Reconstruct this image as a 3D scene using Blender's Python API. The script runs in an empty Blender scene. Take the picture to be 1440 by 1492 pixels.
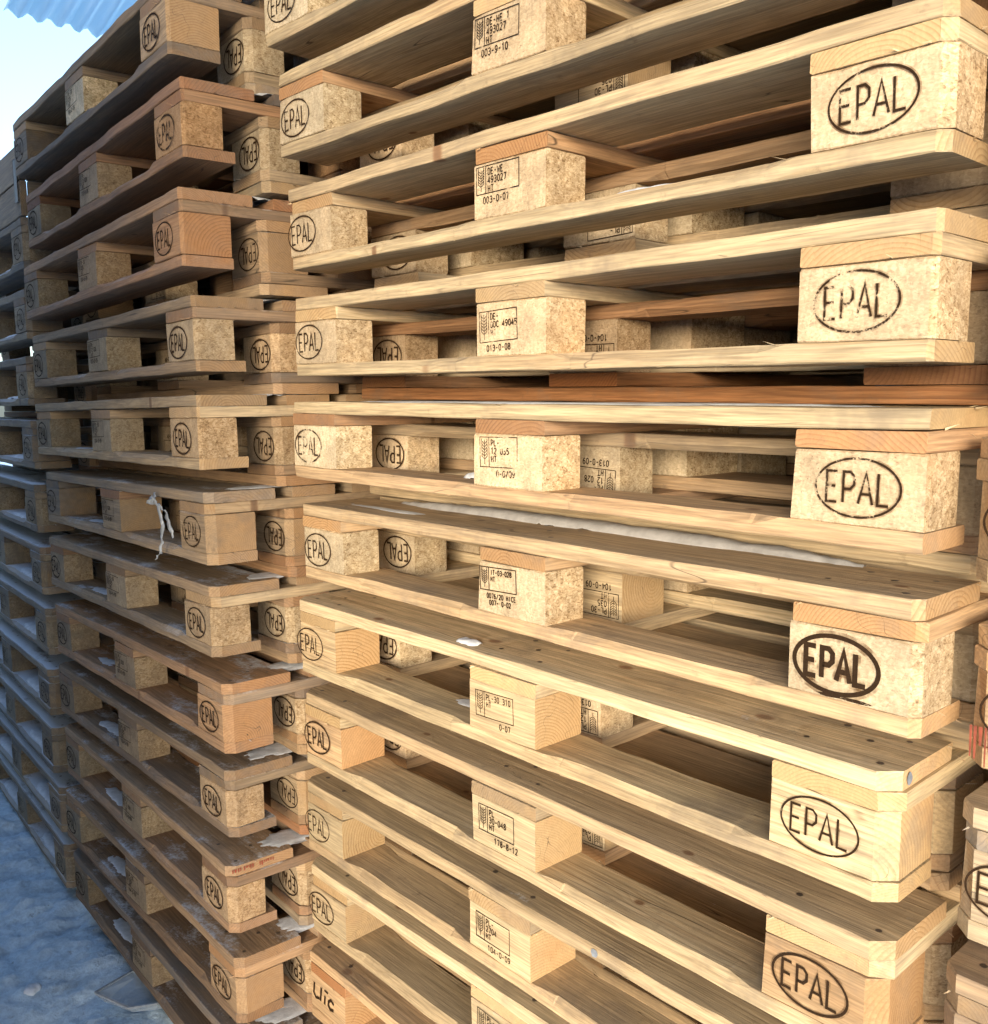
import bpy, bmesh, math, random
from mathutils import Matrix, Vector, noise
R_ = math.radians
rng = random.Random(7)
scn = bpy.context.scene
COL = scn.collection

# ------------------------------------------------------------------ materials
class NB:
    """small helper to write node trees"""
    def __init__(s, name):
        s.m = bpy.data.materials.new(name); s.m.use_nodes = True
        s.t = s.m.node_tree; s.t.nodes.clear()
        s.out = s.t.nodes.new('ShaderNodeOutputMaterial')
        s.b = s.t.nodes.new('ShaderNodeBsdfPrincipled')
        s.t.links.new(s.b.outputs[0], s.out.inputs[0])
        s.tc = s.t.nodes.new('ShaderNodeTexCoord'); s.oi = s.t.nodes.new('ShaderNodeObjectInfo')
    def put(s, v, sock):
        if isinstance(v, bpy.types.NodeSocket): s.t.links.new(v, sock)
        elif v is not None: sock.default_value = v
    def ma(s, op, a, b=None, c=None, clamp=False):
        n = s.t.nodes.new('ShaderNodeMath'); n.operation = op; n.use_clamp = clamp
        for i, v in enumerate((a, b, c)): s.put(v, n.inputs[i])
        return n.outputs[0]
    def vm(s, op, a, b=None):
        n = s.t.nodes.new('ShaderNodeVectorMath'); n.operation = op
        s.put(a, n.inputs[0]); s.put(b, n.inputs[1])
        return n.outputs['Value'] if op in ('LENGTH', 'DOT_PRODUCT') else n.outputs[0]
    def sep(s, v):
        n = s.t.nodes.new('ShaderNodeSeparateXYZ'); s.put(v, n.inputs[0]); return n.outputs
    def sepc(s, v):
        n = s.t.nodes.new('ShaderNodeSeparateColor'); s.put(v, n.inputs[0]); return n.outputs
    def com(s, x, y, z):
        n = s.t.nodes.new('ShaderNodeCombineXYZ')
        for i, v in enumerate((x, y, z)): s.put(v, n.inputs[i])
        return n.outputs[0]
    def noise(s, v, sc, det=2, rough=.5, dist=0):
        n = s.t.nodes.new('ShaderNodeTexNoise'); s.put(v, n.inputs['Vector'])
        n.inputs['Scale'].default_value = sc; n.inputs['Detail'].default_value = det
        n.inputs['Roughness'].default_value = rough; n.inputs['Distortion'].default_value = dist
        return n.outputs
    def vor(s, v, sc, feat='F1', dim='3D'):
        n = s.t.nodes.new('ShaderNodeTexVoronoi'); n.feature = feat; n.voronoi_dimensions = dim
        s.put(v, n.inputs['Vector']); n.inputs['Scale'].default_value = sc
        return n.outputs
    def ramp(s, f, pts, interp='LINEAR'):
        n = s.t.nodes.new('ShaderNodeValToRGB'); s.put(f, n.inputs[0]); e = n.color_ramp.elements
        n.color_ramp.interpolation = interp
        while len(e) < len(pts): e.new(.5)
        for k, (p, c) in enumerate(pts):
            e[k].position = p; e[k].color = (c, c, c, 1) if isinstance(c, (int, float)) else (*c, 1)
        return n.outputs[0]
    def mr(s, f, a, b, c=0., d=1.):
        n = s.t.nodes.new('ShaderNodeMapRange'); n.interpolation_type = 'SMOOTHSTEP'; s.put(f, n.inputs[0])
        for i, v in enumerate((a, b, c, d)): s.put(v, n.inputs[i + 1])
        return n.outputs[0]
    def mix(s, f, a, b, mode='MIX'):
        n = s.t.nodes.new('ShaderNodeMix'); n.data_type = 'RGBA'; n.blend_type = mode; n.clamp_factor = True
        s.put(f, n.inputs[0])
        s.put(a if isinstance(a, bpy.types.NodeSocket) else (*a, 1), n.inputs[6])
        s.put(b if isinstance(b, bpy.types.NodeSocket) else (*b, 1), n.inputs[7])
        return n.outputs[2]
    def bump(s, h, st, dist):
        n = s.t.nodes.new('ShaderNodeBump'); s.put(h, n.inputs['Height'])
        n.inputs['Strength'].default_value = st; n.inputs['Distance'].default_value = dist
        s.t.links.new(n.outputs[0], s.b.inputs['Normal'])
    def rand3(s):
        n = s.t.nodes.new('ShaderNodeTexWhiteNoise'); n.noise_dimensions = '1D'
        s.put(s.ma('MULTIPLY', s.oi.outputs['Random'], 913.7), n.inputs['W'])
        return s.sepc(n.outputs['Color'])
    def gray(s, f):
        return s.com(f, f, f)

def wood_material():
    """solid timber: growth rings round a pith that runs along the board's own x axis.
    object colour = (brightness, orange share, grey weathering)"""
    m = NB('sawn_pine')
    P = m.tc.outputs['Object']; x, y, z = m.sep(P)
    r1, r2, r3 = m.rand3()
    oc = m.sepc(m.oi.outputs['Color']); br, og, we = oc[0], oc[1], oc[2]
    off = m.com(m.ma('MULTIPLY', r1, 37.), m.ma('MULTIPLY', r2, 53.), m.ma('MULTIPLY', r3, 29.))
    # knots
    kv = m.vm('ADD', m.com(m.ma('MULTIPLY', x, 4.2), m.ma('MULTIPLY', y, 6.0), m.ma('MULTIPLY', z, 2.4)), off)
    kn = m.vor(kv, 1.0, dim='2D'); kd = kn['Distance']; ksel = m.ma('GREATER_THAN', m.sepc(kn['Color'])[0], .5)
    # distorted position
    dv = m.vm('ADD', m.com(m.ma('MULTIPLY', x, 1.1), m.ma('MULTIPLY', y, 12.), m.ma('MULTIPLY', z, 12.)), off)
    dn = m.sepc(m.noise(dv, 1.0, 2)[1])
    yy = m.ma('ADD', m.ma('ADD', y, m.ma('MULTIPLY', m.ma('SUBTRACT', r1, .5), .17)), m.ma('MULTIPLY', m.ma('SUBTRACT', dn[0], .5), .013))
    zz = m.ma('ADD', m.ma('ADD', z, m.ma('ADD', .01, m.ma('MULTIPLY', r2, .1))), m.ma('MULTIPLY', m.ma('SUBTRACT', dn[1], .5), .012))
    rad = m.vm('LENGTH', m.com(0., yy, zz))
    kinf = m.ma('MULTIPLY', m.ma('MULTIPLY', m.ma('POWER', 2.718, m.ma('MULTIPLY', kd, -11.)), .016), ksel)
    rad = m.ma('ADD', rad, kinf)
    per = m.ma('ADD', .0032, m.ma('MULTIPLY', r3, .0032))
    ph = m.ma('FRACT', m.ma('DIVIDE', rad, per))
    ring = m.ramp(ph, [(0, .1), (.12, 0.), (.55, .18), (.86, .85), (.96, .9), (1, .1)])
    soft = m.noise(m.vm('ADD', P, off), 7., 3)[0]
    ring = m.ma('MULTIPLY', ring, m.mr(soft, .3, .7, .35, 1.))
    fib = m.noise(m.vm('ADD', m.com(m.ma('MULTIPLY', x, 14.), m.ma('MULTIPLY', y, 330.), m.ma('MULTIPLY', z, 330.)), off), 1., 3, .6)[0]
    fib2 = m.noise(m.vm('ADD', m.com(m.ma('MULTIPLY', x, 3.), m.ma('MULTIPLY', y, 85.), m.ma('MULTIPLY', z, 85.)), off), 1., 3, .6)[0]
    early = m.mix(og, (.62, .475, .28), (.45, .20, .075)); late = m.mix(og, (.42, .28, .13), (.25, .08, .025))
    nx = m.ma('ABSOLUTE', m.sep(m.tc.outputs['Normal'])[0]); eg = m.mr(nx, .6, .85)
    c = m.mix(m.ma('MULTIPLY', ring, m.ma('ADD', m.ma('ADD', .35, m.ma('MULTIPLY', r3, .35)), m.ma('MULTIPLY', eg, .45)), clamp=True), early, late)
    # heartwood blush
    bl = m.noise(m.vm('ADD', m.com(m.ma('MULTIPLY', x, 1.2), m.ma('MULTIPLY', y, 6.), m.ma('MULTIPLY', z, 9.)), off), 1.3, 2)[0]
    c = m.mix(m.mr(bl, .52, .8, 0, .5), c, (.53, .31, .15))
    fk = m.ma('SUBTRACT', 1., m.ma('MULTIPLY', eg, .75))
    c = m.mix(fk, c, m.mix(1., c, m.gray(m.mr(fib, .3, .7, .74, 1.14)), 'MULTIPLY'))
    c = m.mix(fk, c, m.mix(1., c, m.gray(m.mr(fib2, .28, .72, .78, 1.14)), 'MULTIPLY'))
    # end grain
    c = m.mix(eg, c, m.mix(1., c, (.90, .80, .68), 'MULTIPLY'))
    # knots
    kc = m.ma('MULTIPLY', m.mr(kd, m.ma('ADD', .015, m.ma('MULTIPLY', r2, .02)), m.ma('ADD', .035, m.ma('MULTIPLY', r2, .035)), 1., 0.), m.ma('MULTIPLY', ksel, m.ma('SUBTRACT', 1., eg)))
    c = m.mix(m.ma('MULTIPLY', kc, .85), c, m.mix(m.mr(kd, .0, .05), (.16, .07, .025), (.28, .13, .05)))
    ck = m.noise(m.vm('ADD', m.com(m.ma('MULTIPLY', x, 1.1), m.ma('MULTIPLY', y, 24.), m.ma('MULTIPLY', z, 24.)), off), 1., 1)[0]
    ck = m.ma('MULTIPLY', m.mr(m.ma('ABSOLUTE', m.ma('SUBTRACT', ck, .52)), .0, .0042, 1., 0.), m.mr(soft, .5, .6))
    c = m.mix(m.ma('MULTIPLY', ck, .85), c, (.06, .035, .018))
    # weathering and dirt
    wn = m.noise(m.vm('ADD', m.com(m.ma('MULTIPLY', x, 2.), m.ma('MULTIPLY', y, 8.), m.ma('MULTIPLY', z, 12.)), off), 2., 5, .65)[0]
    wf = m.ma('MULTIPLY', m.mr(wn, .25, .65, .35, 1.), we)
    c = m.mix(wf, c, m.mix(fib2, (.15, .125, .105), (.31, .28, .25)))
    dn2 = m.noise(m.vm('ADD', P, off), 22., 6, .7)[0]
    c = m.mix(m.mr(dn2, .60, .78, 0., .55), c, (.16, .11, .07))
    dn3 = m.noise(m.vm('ADD', P, off), 5., 5, .7)[0]
    c = m.mix(m.mr(dn3, .53, .72, 0., .55), c, (.22, .17, .125))
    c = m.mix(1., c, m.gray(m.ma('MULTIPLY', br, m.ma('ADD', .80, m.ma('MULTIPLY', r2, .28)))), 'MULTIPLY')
    geo = m.t.nodes.new('ShaderNodeNewGeometry'); up = m.mr(m.sep(geo.outputs['Normal'])[2], .6, .9)
    wp = geo.outputs['Position']
    f1 = m.noise(m.vm('MULTIPLY', wp, (1., 2.2, 1.)), 6., 3, .6)[0]; f2 = m.noise(wp, 150., 4, .7)[0]
    fr = m.ma('ADD', m.ma('MULTIPLY', f1, .7), m.ma('MULTIPLY', f2, .3))
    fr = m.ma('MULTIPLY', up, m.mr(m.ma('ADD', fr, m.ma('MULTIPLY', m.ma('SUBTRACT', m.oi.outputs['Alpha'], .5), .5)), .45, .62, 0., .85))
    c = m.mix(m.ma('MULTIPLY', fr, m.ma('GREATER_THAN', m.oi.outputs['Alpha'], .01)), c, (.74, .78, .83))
    m.put(c, m.b.inputs['Base Color']); m.b.inputs['Roughness'].default_value = .78
    m.b.inputs['Specular IOR Level'].default_value = .25
    h = m.ma('ADD', m.ma('MULTIPLY', fib, .7), fib2)
    m.bump(h, .6, .0013)
    return m.m

def chip_material():
    m = NB('pressed_chipboard')
    P = m.tc.outputs['Object']; x, y, z = m.sep(P)
    r1, r2, r3 = m.rand3()
    oc = m.sepc(m.oi.outputs['Color']); br, og, we = oc[0], oc[1], oc[2]
    off = m.com(m.ma('MULTIPLY', r1, 17.), m.ma('MULTIPLY', r2, 13.), m.ma('MULTIPLY', r3, 19.))
    Pd = m.vm('ADD', m.vm('ADD', P, off), m.vm('SCALE', m.vm('SUBTRACT', m.noise(P, 130., 2)[1], (.5, .5, .5)), None))
    sc = Pd.node; sc.inputs[1].default_value = (0, 0, 0)
    n = m.t.nodes.new('ShaderNodeVectorMath'); n.operation = 'SCALE'
    m.put(m.vm('SUBTRACT', m.noise(P, 120., 2)[1], (.5, .5, .5)), n.inputs[0]); n.inputs['Scale'].default_value = .006
    Pd = m.vm('ADD', m.vm('ADD', P, off), n.outputs[0])
    a = m.vor(m.vm('MULTIPLY', Pd, (1., 1., 2.1)), 260.)
    b = m.vor(m.vm('MULTIPLY', Pd, (1.9, 1., .8)), 170.)
    c_ = m.vor(m.vm('MULTIPLY', Pd, (.7, 1., 1.9)), 400.)
    va = m.sepc(a['Color'])[0]; vb = m.sepc(b['Color'])[1]; vc = m.sepc(c_['Color'])[2]
    v = m.ma('ADD', m.ma('MULTIPLY', va, .38), m.ma('ADD', m.ma('MULTIPLY', vb, .34), m.ma('MULTIPLY', vc, .28)))
    c = m.ramp(v, [(.12, (.20, .125, .06)), (.30, (.40, .285, .155)), (.55, (.52, .395, .235)), (.85, (.70, .57, .38))])
    # pressed outer skin is finer and paler than the sawn cut faces
    ny = m.ma('ABSOLUTE', m.sep(m.tc.outputs['Normal'])[1])
    c = m.mix(m.mr(ny, .6, .85, 0., .42), c, (.64, .535, .375))
    pit = m.noise(m.vm('ADD', P, off), 210., 3, .6)[0]
    c = m.mix(m.mr(pit, .66, .74, 0, .6), c, (.13, .075, .035))
    fl = m.noise(m.vm('ADD', P, off), 9., 4, .6)[0]
    c = m.mix(m.mr(fl, .5, .75, 0, .25), c, (.56, .34, .16))
    c = m.mix(1., c, m.gray(m.mr(m.noise(m.vm('ADD', P, off), 21., 3, .6)[0], .3, .7, .8, 1.1)), 'MULTIPLY')
    wn = m.noise(m.vm('ADD', P, off), 14., 5, .7)[0]
    c = m.mix(m.ma('MULTIPLY', m.mr(wn, .3, .65, .3, 1.), we), c, (.25, .205, .155))
    c = m.mix(m.mr(wn, .60, .75, 0, .45), c, (.17, .12, .08))
    c = m.mix(og, c, m.mix(1., c, (1., .66, .42), 'MULTIPLY'))
    c = m.mix(1., c, m.gray(m.ma('MULTIPLY', br, m.ma('ADD', .9, m.ma('MULTIPLY', r2, .18)))), 'MULTIPLY')
    m.put(c, m.b.inputs['Base Color']); m.b.inputs['Roughness'].default_value = .85
    m.b.inputs['Specular IOR Level'].default_value = .2
    m.bump(m.sepc(m.vor(m.vm('MULTIPLY', P, (1., 1., 1.6)), 230.)['Color'])[0], .6, .0013)
    return m.m

def ink_material(scorch=False):
    """branded marks: charred wood, worn away in places (object colour r = how much is left)"""
    m = NB('scorched_rim' if scorch else 'branded_mark')
    P = m.tc.outputs['Object']; r1, r2, r3 = m.rand3()
    off = m.com(m.ma('MULTIPLY', r1, 7.), m.ma('MULTIPLY', r2, 5.), m.ma('MULTIPLY', r3, 9.))
    wear = m.sepc(m.oi.outputs['Color'])[0]
    n1 = m.noise(m.vm('ADD', P, off), 42., 3, .6)[0]; n2 = m.noise(m.vm('ADD', P, off), 480., 3, .6)[0]
    n = m.ma('ADD', m.ma('MULTIPLY', n1, .62), m.ma('MULTIPLY', n2, .38))
    al = m.mr(m.ma('ADD', m.ma('SUBTRACT', n, .5), m.ma('SUBTRACT', wear, .5)), -.06, .05)
    m.put(m.mix(n2, (.012, .006, .003), (.05, .028, .014)), m.b.inputs['Base Color'])
    m.b.inputs['Roughness'].default_value = .9; m.b.inputs['Specular IOR Level'].default_value = .1
    m.put(al, m.b.inputs['Alpha'])
    if scorch:
        m.put((.16, .085, .035, 1), m.b.inputs['Base Color']); m.b.inputs['Base Color'].links and m.t.links.remove(m.b.inputs['Base Color'].links[0])
        m.b.inputs['Base Color'].default_value = (.16, .085, .035, 1)
        m.put(m.ma('MULTIPLY', m.mr(n1, .4, .68), .5), m.b.inputs['Alpha'])
    return m.m

def plain(name, col, rough=.6, metal=0., nsc=30., amt=.25, bump=.2, bd=.002):
    m = NB(name); P = m.tc.outputs['Object']
    n = m.noise(P, nsc, 4, .6)[0]
    m.put(m.mix(1., col, m.gray(m.mr(n, .25, .75, 1 - amt, 1 + amt * .5)), 'MULTIPLY'), m.b.inputs['Base Color'])
    m.b.inputs['Roughness'].default_value = rough; m.b.inputs['Metallic'].default_value = metal
    m.bump(n, bump, bd)
    return m.m

def snow_material(name, ground=False):
    m = NB(name); P = m.tc.outputs['Object']
    n = m.noise(P, 55., 5, .65)[0]; g = m.noise(P, 420., 2, .6)[0]
    c = m.mix(m.mr(n, .3, .7), (.56, .58, .61), (.74, .76, .79))
    if ground:
        c = m.mix(m.mr(n, .3, .7), (.66, .69, .72), (.90, .92, .94))
        d = m.noise(P, 3.1, 6, .72)[0]
        c = m.mix(m.mr(d, .5, .66, 0, .5), c, (.33, .30, .27))
        d2 = m.noise(P, 34., 4, .7)[0]
        c = m.mix(m.mr(d2, .62, .75, 0, .55), c, (.22, .18, .14))
        c = m.mix(1., c, (.80, .93, 1.), 'MULTIPLY')
    m.put(c, m.b.inputs['Base Color']); m.b.inputs['Roughness'].default_value = .7
    m.b.inputs['Subsurface Weight'].default_value = 0.
    m.bump(m.ma('ADD', n, m.ma('MULTIPLY', g, .35)), .6 if ground else .35, .012 if ground else .004)
    return m.m

M_wood = wood_material(); M_chip = chip_material(); M_ink = ink_material(); M_scorch = ink_material(True)
M_nail = plain('nail_steel', (.17, .13, .10), .55, .6)
M_snow = snow_material('packed_snow'); M_ground = snow_material('trodden_snow', True)
M_shade_snow = plain('shade_grey_snow', (.38, .37, .36), .6, 0, 50, .2, .25, .004)  # ridge snow greyed to paint in the shade of the boards above
M_strap = plain('torn_plastic_film', (.36, .38, .40), .4, 0, 60, .3)
M_wall = plain('rear_cladding', (.035, .05, .052), .7, 0, 4, .4)
M_conc = plain('concrete', (.07, .07, .072), .9, 0, 3, .3)  # kept dark so the added sun-blocking wall bounces little light
M_red = plain('red_paint', (.27, .06, .03), .6, 0, 90, .5)
M_greyp = plain('grey_blue_paint', (.24, .26, .29), .5, 0, 90, .3)
def roof_material():
    m = NB('translucent_roof_sheet'); P = m.tc.outputs['Object']
    n = m.noise(m.vm('MULTIPLY', P, (1., 9., 1.)), 1.2, 4, .6)[0]
    c = m.mix(n, (.62, .82, .88), (.88, .95, .97))
    m.put(c, m.b.inputs['Base Color']); m.b.inputs['Roughness'].default_value = .45
    t = m.t.nodes.new('ShaderNodeBsdfTranslucent'); m.put(c, t.inputs[0])
    mx = m.t.nodes.new('ShaderNodeMixShader'); mx.inputs[0].default_value = .6
    m.t.links.new(m.b.outputs[0], mx.inputs[1]); m.t.links.new(t.outputs[0], mx.inputs[2]); m.t.links.new(mx.outputs[0], m.out.inputs[0])
    return m.m
M_roof = roof_material()

FROST = [0.]
# ------------------------------------------------------------------ object helpers
def link(o, parent=None):
    COL.objects.link(o)
    if parent: o.parent = parent
    return o
def mesh(name, V, F, mats, smooth=False, midx=None):
    me = bpy.data.meshes.new(name); me.from_pydata(V, [], F)
    for m in mats: me.materials.append(m)
    if midx: me.polygons.foreach_set('material_index', midx)
    if smooth: me.polygons.foreach_set('use_smooth', [True] * len(F))
    me.update(); return me
def obj(name, me, parent=None, mat=None, col=None):
    o = bpy.data.objects.new(name, me)
    if mat is not None: o.matrix_local = mat
    if col: o.color = (*col[:3], FROST[0])
    return link(o, parent)
def tag(o, label, cat, group=None, kind=None):
    if label: o['label'] = label
    if cat: o['category'] = cat
    if group: o['group'] = group
    if kind: o['kind'] = kind

# ------------------------------------------------------------------ boards and blocks
def timber(L, W, T, seed, cuts={}, chamf=None, nx=9, wob=.0007, bow=0., nails=None, spl=0):
    """a sawn piece along x, centred. cuts[(end, side)] = 45 degree corner cut; chamf(x) = bevel of both upper long edges"""
    r = random.Random(seed); c = .0012
    xs = [-L / 2 + L * i / (nx - 1) for i in range(nx)]
    for e in (-1, 1):
        cc = max([v for (a, s), v in cuts.items() if a == e] + [0])
        if cc: xs.append(e * (L / 2 - cc))
    if chamf: xs += chamf(None)
    xs = sorted(set(round(v, 5) for v in xs))
    V, F = [], []; by = r.uniform(-1, 1) * bow; bz = r.uniform(-1, 1) * bow
    ph = [r.uniform(0, 6.28) for _ in range(6)]
    for x in xs:
        u = 1 - (2 * x / L) ** 2
        y0, y1 = -W / 2, W / 2
        for e in (-1, 1):
            for s in (-1, 1):
                k = cuts.get((e, s), 0)
                if k:
                    d = max(0, k - (L / 2 - e * x))
                    if s < 0: y0 += d
                    else: y1 -= d
        w = lambda i: math.sin(x * 23 + ph[i]) * wob + r.uniform(-.4, .4) * wob
        y0 += w(0); y1 += w(1); z0 = -T / 2 + w(2) * .5 + bz * u; z1 = T / 2 + w(3) * .5 + bz * u
        y0 += by * u; y1 += by * u
        ct = max(c, chamf(x)) if chamf else c
        ct += r.choice((0, 0, 0, .0008, .0018)); c = r.uniform(.0007, .0022)
        V += [(x, y0 + c, z0), (x, y1 - c, z0), (x, y1, z0 + c), (x, y1, z1 - ct), (x, y1 - ct, z1), (x, y0 + ct, z1), (x, y0, z1 - ct), (x, y0, z0 + c)]
    n = len(xs)
    for e, ring in ((-1, 0), (1, n - 1)):            # knocked and crushed end corners
        for ks in ((7, 0), (1, 2), (3, 4), (5, 6)):
            q = r.uniform(.0003, .0011) if r.random() < .86 else r.uniform(.0018, .0034)
            for k in ks:
                x, y, z = V[ring * 8 + k]; q2 = q * r.uniform(.5, 1.2)
                V[ring * 8 + k] = (x - e * q2, y - math.copysign(q2 * .45, y), z - math.copysign(q2 * .35, z))
    for i in range(n - 1):
        for k in range(8):
            a = i * 8 + k; b = i * 8 + (k + 1) % 8
            F.append((a, a + 8, b + 8, b))
    F.append(tuple(range(8))); F.append(tuple(range((n - 1) * 8 + 7, (n - 1) * 8 - 1, -1)))
    mi = [0] * len(F)
    for k in range(spl):
        e = r.choice((-1, 1)); sy = r.choice((-1, -1, 1)); sz = r.choice((-1, 1)); x = r.uniform(-.5, .5) * L if r.random() < .6 else e * L / 2
        ln = r.uniform(.006, .02); wd = r.uniform(.0006, .0014); b = len(V); dx = r.choice((-1, 1)) * ln; oy = r.uniform(.0, .4) * ln; oz = r.uniform(-.3, .35) * ln
        y = sy * (W / 2 - .0012); z = sz * (T / 2 - .001)
        if abs(x) > L / 2 - .001: y = r.uniform(-.5, .5) * W; dx = e * ln * .7; oy = r.uniform(-.5, .5) * ln
        V += [(x, y, z - wd), (x, y, z + wd), (x + wd, y + sy * wd, z), (x + dx, y + sy * oy, z + oz)]
        F += [(b, b + 1, b + 3), (b + 1, b + 2, b + 3), (b + 2, b, b + 3)]; mi += [0] * 3
    if nails:
        for (px, py) in nails:
            px += r.uniform(-.008, .008); py += r.uniform(-.006, .006); b = len(V); rr = r.uniform(.0034, .0048)
            u = 1 - (2 * px / L) ** 2
            for q in range(8):
                V.append((px + rr * math.cos(q * .785), py + rr * math.sin(q * .785), T / 2 + .0007 + bz * u))
            F.append(tuple(range(b, b + 8))); mi.append(1)
    return V, F, mi
_cache = {}
def timber_mesh(kind, L, W, T, var, mat, cuts=None, chamf=None, **k):
    key = (kind, var, mat.name, tuple(sorted((cuts or {}).items())))
    if key not in _cache:
        V, F, mi = timber(L, W, T, hash((kind, var)) & 0xffff if False else sum(map(ord, kind)) * 31 + var * 101, cuts or {}, chamf, **k)
        _cache[key] = mesh(kind, V, F, [mat, M_nail], midx=mi)
    return _cache[key]
BX = (.0725, .6, 1.1275)
def bottom_chamf(x):
    if x is None:
        out = []
        for c in (-.6 + .145, -.0725, .0725, .6 - .145):
            s = 1 if c in (-.6 + .145, .0725) else -1
            out += [c + s * .015, c + s * .05]
        return out
    ax = abs(x)
    if ax < .0725: d = 0
    elif ax < .3: d = (ax - .0725 - .015) / .035
    else: d = (.455 - ax - .015) / .035
    return .009 * max(0, min(1, d))

# ------------------------------------------------------------------ branded marks (stroke lettering)
G = {'0': [[(.1, .2), (.1, .8), (.25, 1), (.45, 1), (.6, .8), (.6, .2), (.45, 0), (.25, 0), (.1, .2)]], '1': [[(.15, .8), (.38, 1), (.38, 0)]],
'2': [[(.1, .8), (.22, 1), (.48, 1), (.6, .8), (.55, .6), (.1, 0), (.62, 0)]], '3': [[(.1, .9), (.25, 1), (.45, 1), (.58, .85), (.55, .6), (.3, .53), (.55, .45), (.6, .2), (.45, 0), (.22, 0), (.08, .12)]],
'4': [[(.48, 0), (.48, 1), (.06, .3), (.64, .3)]], '5': [[(.58, 1), (.14, 1), (.12, .58), (.42, .62), (.6, .42), (.58, .15), (.42, 0), (.1, .04)]],
'6': [[(.55, .95), (.3, .95), (.1, .6), (.1, .2), (.25, 0), (.45, 0), (.6, .2), (.58, .45), (.42, .58), (.12, .5)]], '7': [[(.08, 1), (.62, 1), (.3, 0)]],
'8': [[(.35, .54), (.14, .68), (.14, .88), (.28, 1), (.42, 1), (.56, .88), (.56, .68), (.35, .54), (.1, .36), (.1, .12), (.25, 0), (.45, 0), (.6, .12), (.6, .36), (.35, .54)]],
'9': [[(.12, .05), (.4, .05), (.6, .4), (.6, .8), (.45, 1), (.25, 1), (.1, .8), (.12, .55), (.28, .42), (.58, .5)]],
'D': [[(.1, 0), (.1, 1), (.4, 1), (.6, .8), (.6, .2), (.4, 0), (.1, 0)]], 'E': [[(.58, 1), (.1, 1), (.1, 0), (.6, 0)], [(.12, .52), (.52, .52)]],
'H': [[(.1, 0), (.1, 1)], [(.6, 0), (.6, 1)], [(.12, .5), (.58, .5)]], 'W': [[(.04, 1), (.18, 0), (.35, .75), (.52, 0), (.66, 1)]],
'P': [[(.1, 0), (.1, 1), (.42, 1), (.6, .86), (.6, .6), (.42, .45), (.12, .45)]], 'L': [[(.1, 1), (.1, 0), (.58, 0)]], 'A': [[(.02, 0), (.34, 1), (.66, 0)], [(.14, .32), (.54, .32)]],
'T': [[(.04, 1), (.66, 1)], [(.35, .98), (.35, 0)]], 'I': [[(.35, 0), (.35, 1)]], 'C': [[(.6, .84), (.45, 1), (.25, 1), (.1, .8), (.1, .2), (.25, 0), (.45, 0), (.6, .16)]],
'N': [[(.1, 0), (.1, 1), (.6, 0), (.6, 1)]], 'B': [[(.1, 0), (.1, 1), (.42, 1), (.56, .88), (.56, .64), (.42, .53), (.12, .53)], [(.42, .53), (.6, .38), (.6, .14), (.42, 0), (.12, 0)]],
'-': [[(.12, .48), (.56, .48)]], '/': [[(.1, -.05), (.58, 1.05)]], '.': [[(.3, .02), (.4, .02)]], ' ': []}
def ribbon(V, F, pts, w, closed=False, z=0.):
    n = len(pts)
    if n < 2: return
    for i, (x, y) in enumerate(pts):
        if closed: a, b = pts[i - 1], pts[(i + 1) % n]
        else: a, b = pts[max(0, i - 1)], pts[min(n - 1, i + 1)]
        d1 = (x - a[0], y - a[1]); d2 = (b[0] - x, b[1] - y)
        def nm(d):
            l = math.hypot(*d); return (d[0] / l, d[1] / l) if l > 1e-9 else (0, 0)
        d1, d2 = nm(d1), nm(d2)
        if d1 == (0, 0): d1 = d2
        if d2 == (0, 0): d2 = d1
        tx, ty = nm((d1[0] + d2[0], d1[1] + d2[1]))
        if (tx, ty) == (0, 0): tx, ty = d1
        k = 1 / max(.45, tx * d1[0] + ty * d1[1]) * w / 2
        V.append((x - ty * k, -z, y + tx * k)); V.append((x + ty * k, -z, y - tx * k))
    b = len(V) - 2 * n
    for i in range(n if closed else n - 1):
        j = (i + 1) % n
        F.append((b + 2 * i, b + 2 * i + 1, b + 2 * j + 1, b + 2 * j))
def text(V, F, s, x, y, h, w, adv=.78, sx=1.):
    cx = x
    for k, ch in enumerate(s):
        for q, st in enumerate(G[ch]):
            ribbon(V, F, [(cx + px * h * sx, y + py * h) for px, py in st], w, z=.00003 * (q + 1))
        cx += h * adv * sx * (.65 if ch in '1I.-' and False else 1)
    return cx
def epal_mesh(w=.0026, ew=.0026, lw=.092, lh=.061, sx=.74):
    V, F = [], []
    ribbon(V, F, [(lw / 2 * math.cos(a * math.tau / 48), lh / 2 * math.sin(a * math.tau / 48)) for a in range(48)], ew, True)
    h = lh * .53; tot = 4 * h * .78 * sx - h * .1 * sx
    text(V, F, 'EPAL', -tot / 2, -h / 2, h, w, .78, sx)
    n = len(F)
    V2, F2 = [], []
    ribbon(V2, F2, [(lw / 2 * math.cos(a * math.tau / 48), lh / 2 * math.sin(a * math.tau / 48)) for a in range(48)], ew * 2.3, True)
    text(V2, F2, 'EPAL', -tot / 2, -h / 2, h, w * 2., .78, sx)
    b = len(V); V += [(x, y + .0003, z) for x, y, z in V2]; F += [tuple(i + b for i in f) for f in F2]
    return mesh('epal_brand', V, F, [M_ink, M_scorch], midx=[0] * n + [1] * len(F2))
def wheat(V, F, x, y0, y1, w=.0011, s=.006):
    ribbon(V, F, [(x, y0), (x, y1)], w, z=.00002)
    n = 6
    for i in range(n):
        yy = y0 + (y1 - y0) * (.22 + .75 * i / n)
        for sg in (-1, 1):
            ribbon(V, F, [(x + sg * .0012, yy), (x + sg * s, yy + .004), (x + sg * s, yy + .0075)], w, z=.00004)
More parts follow.
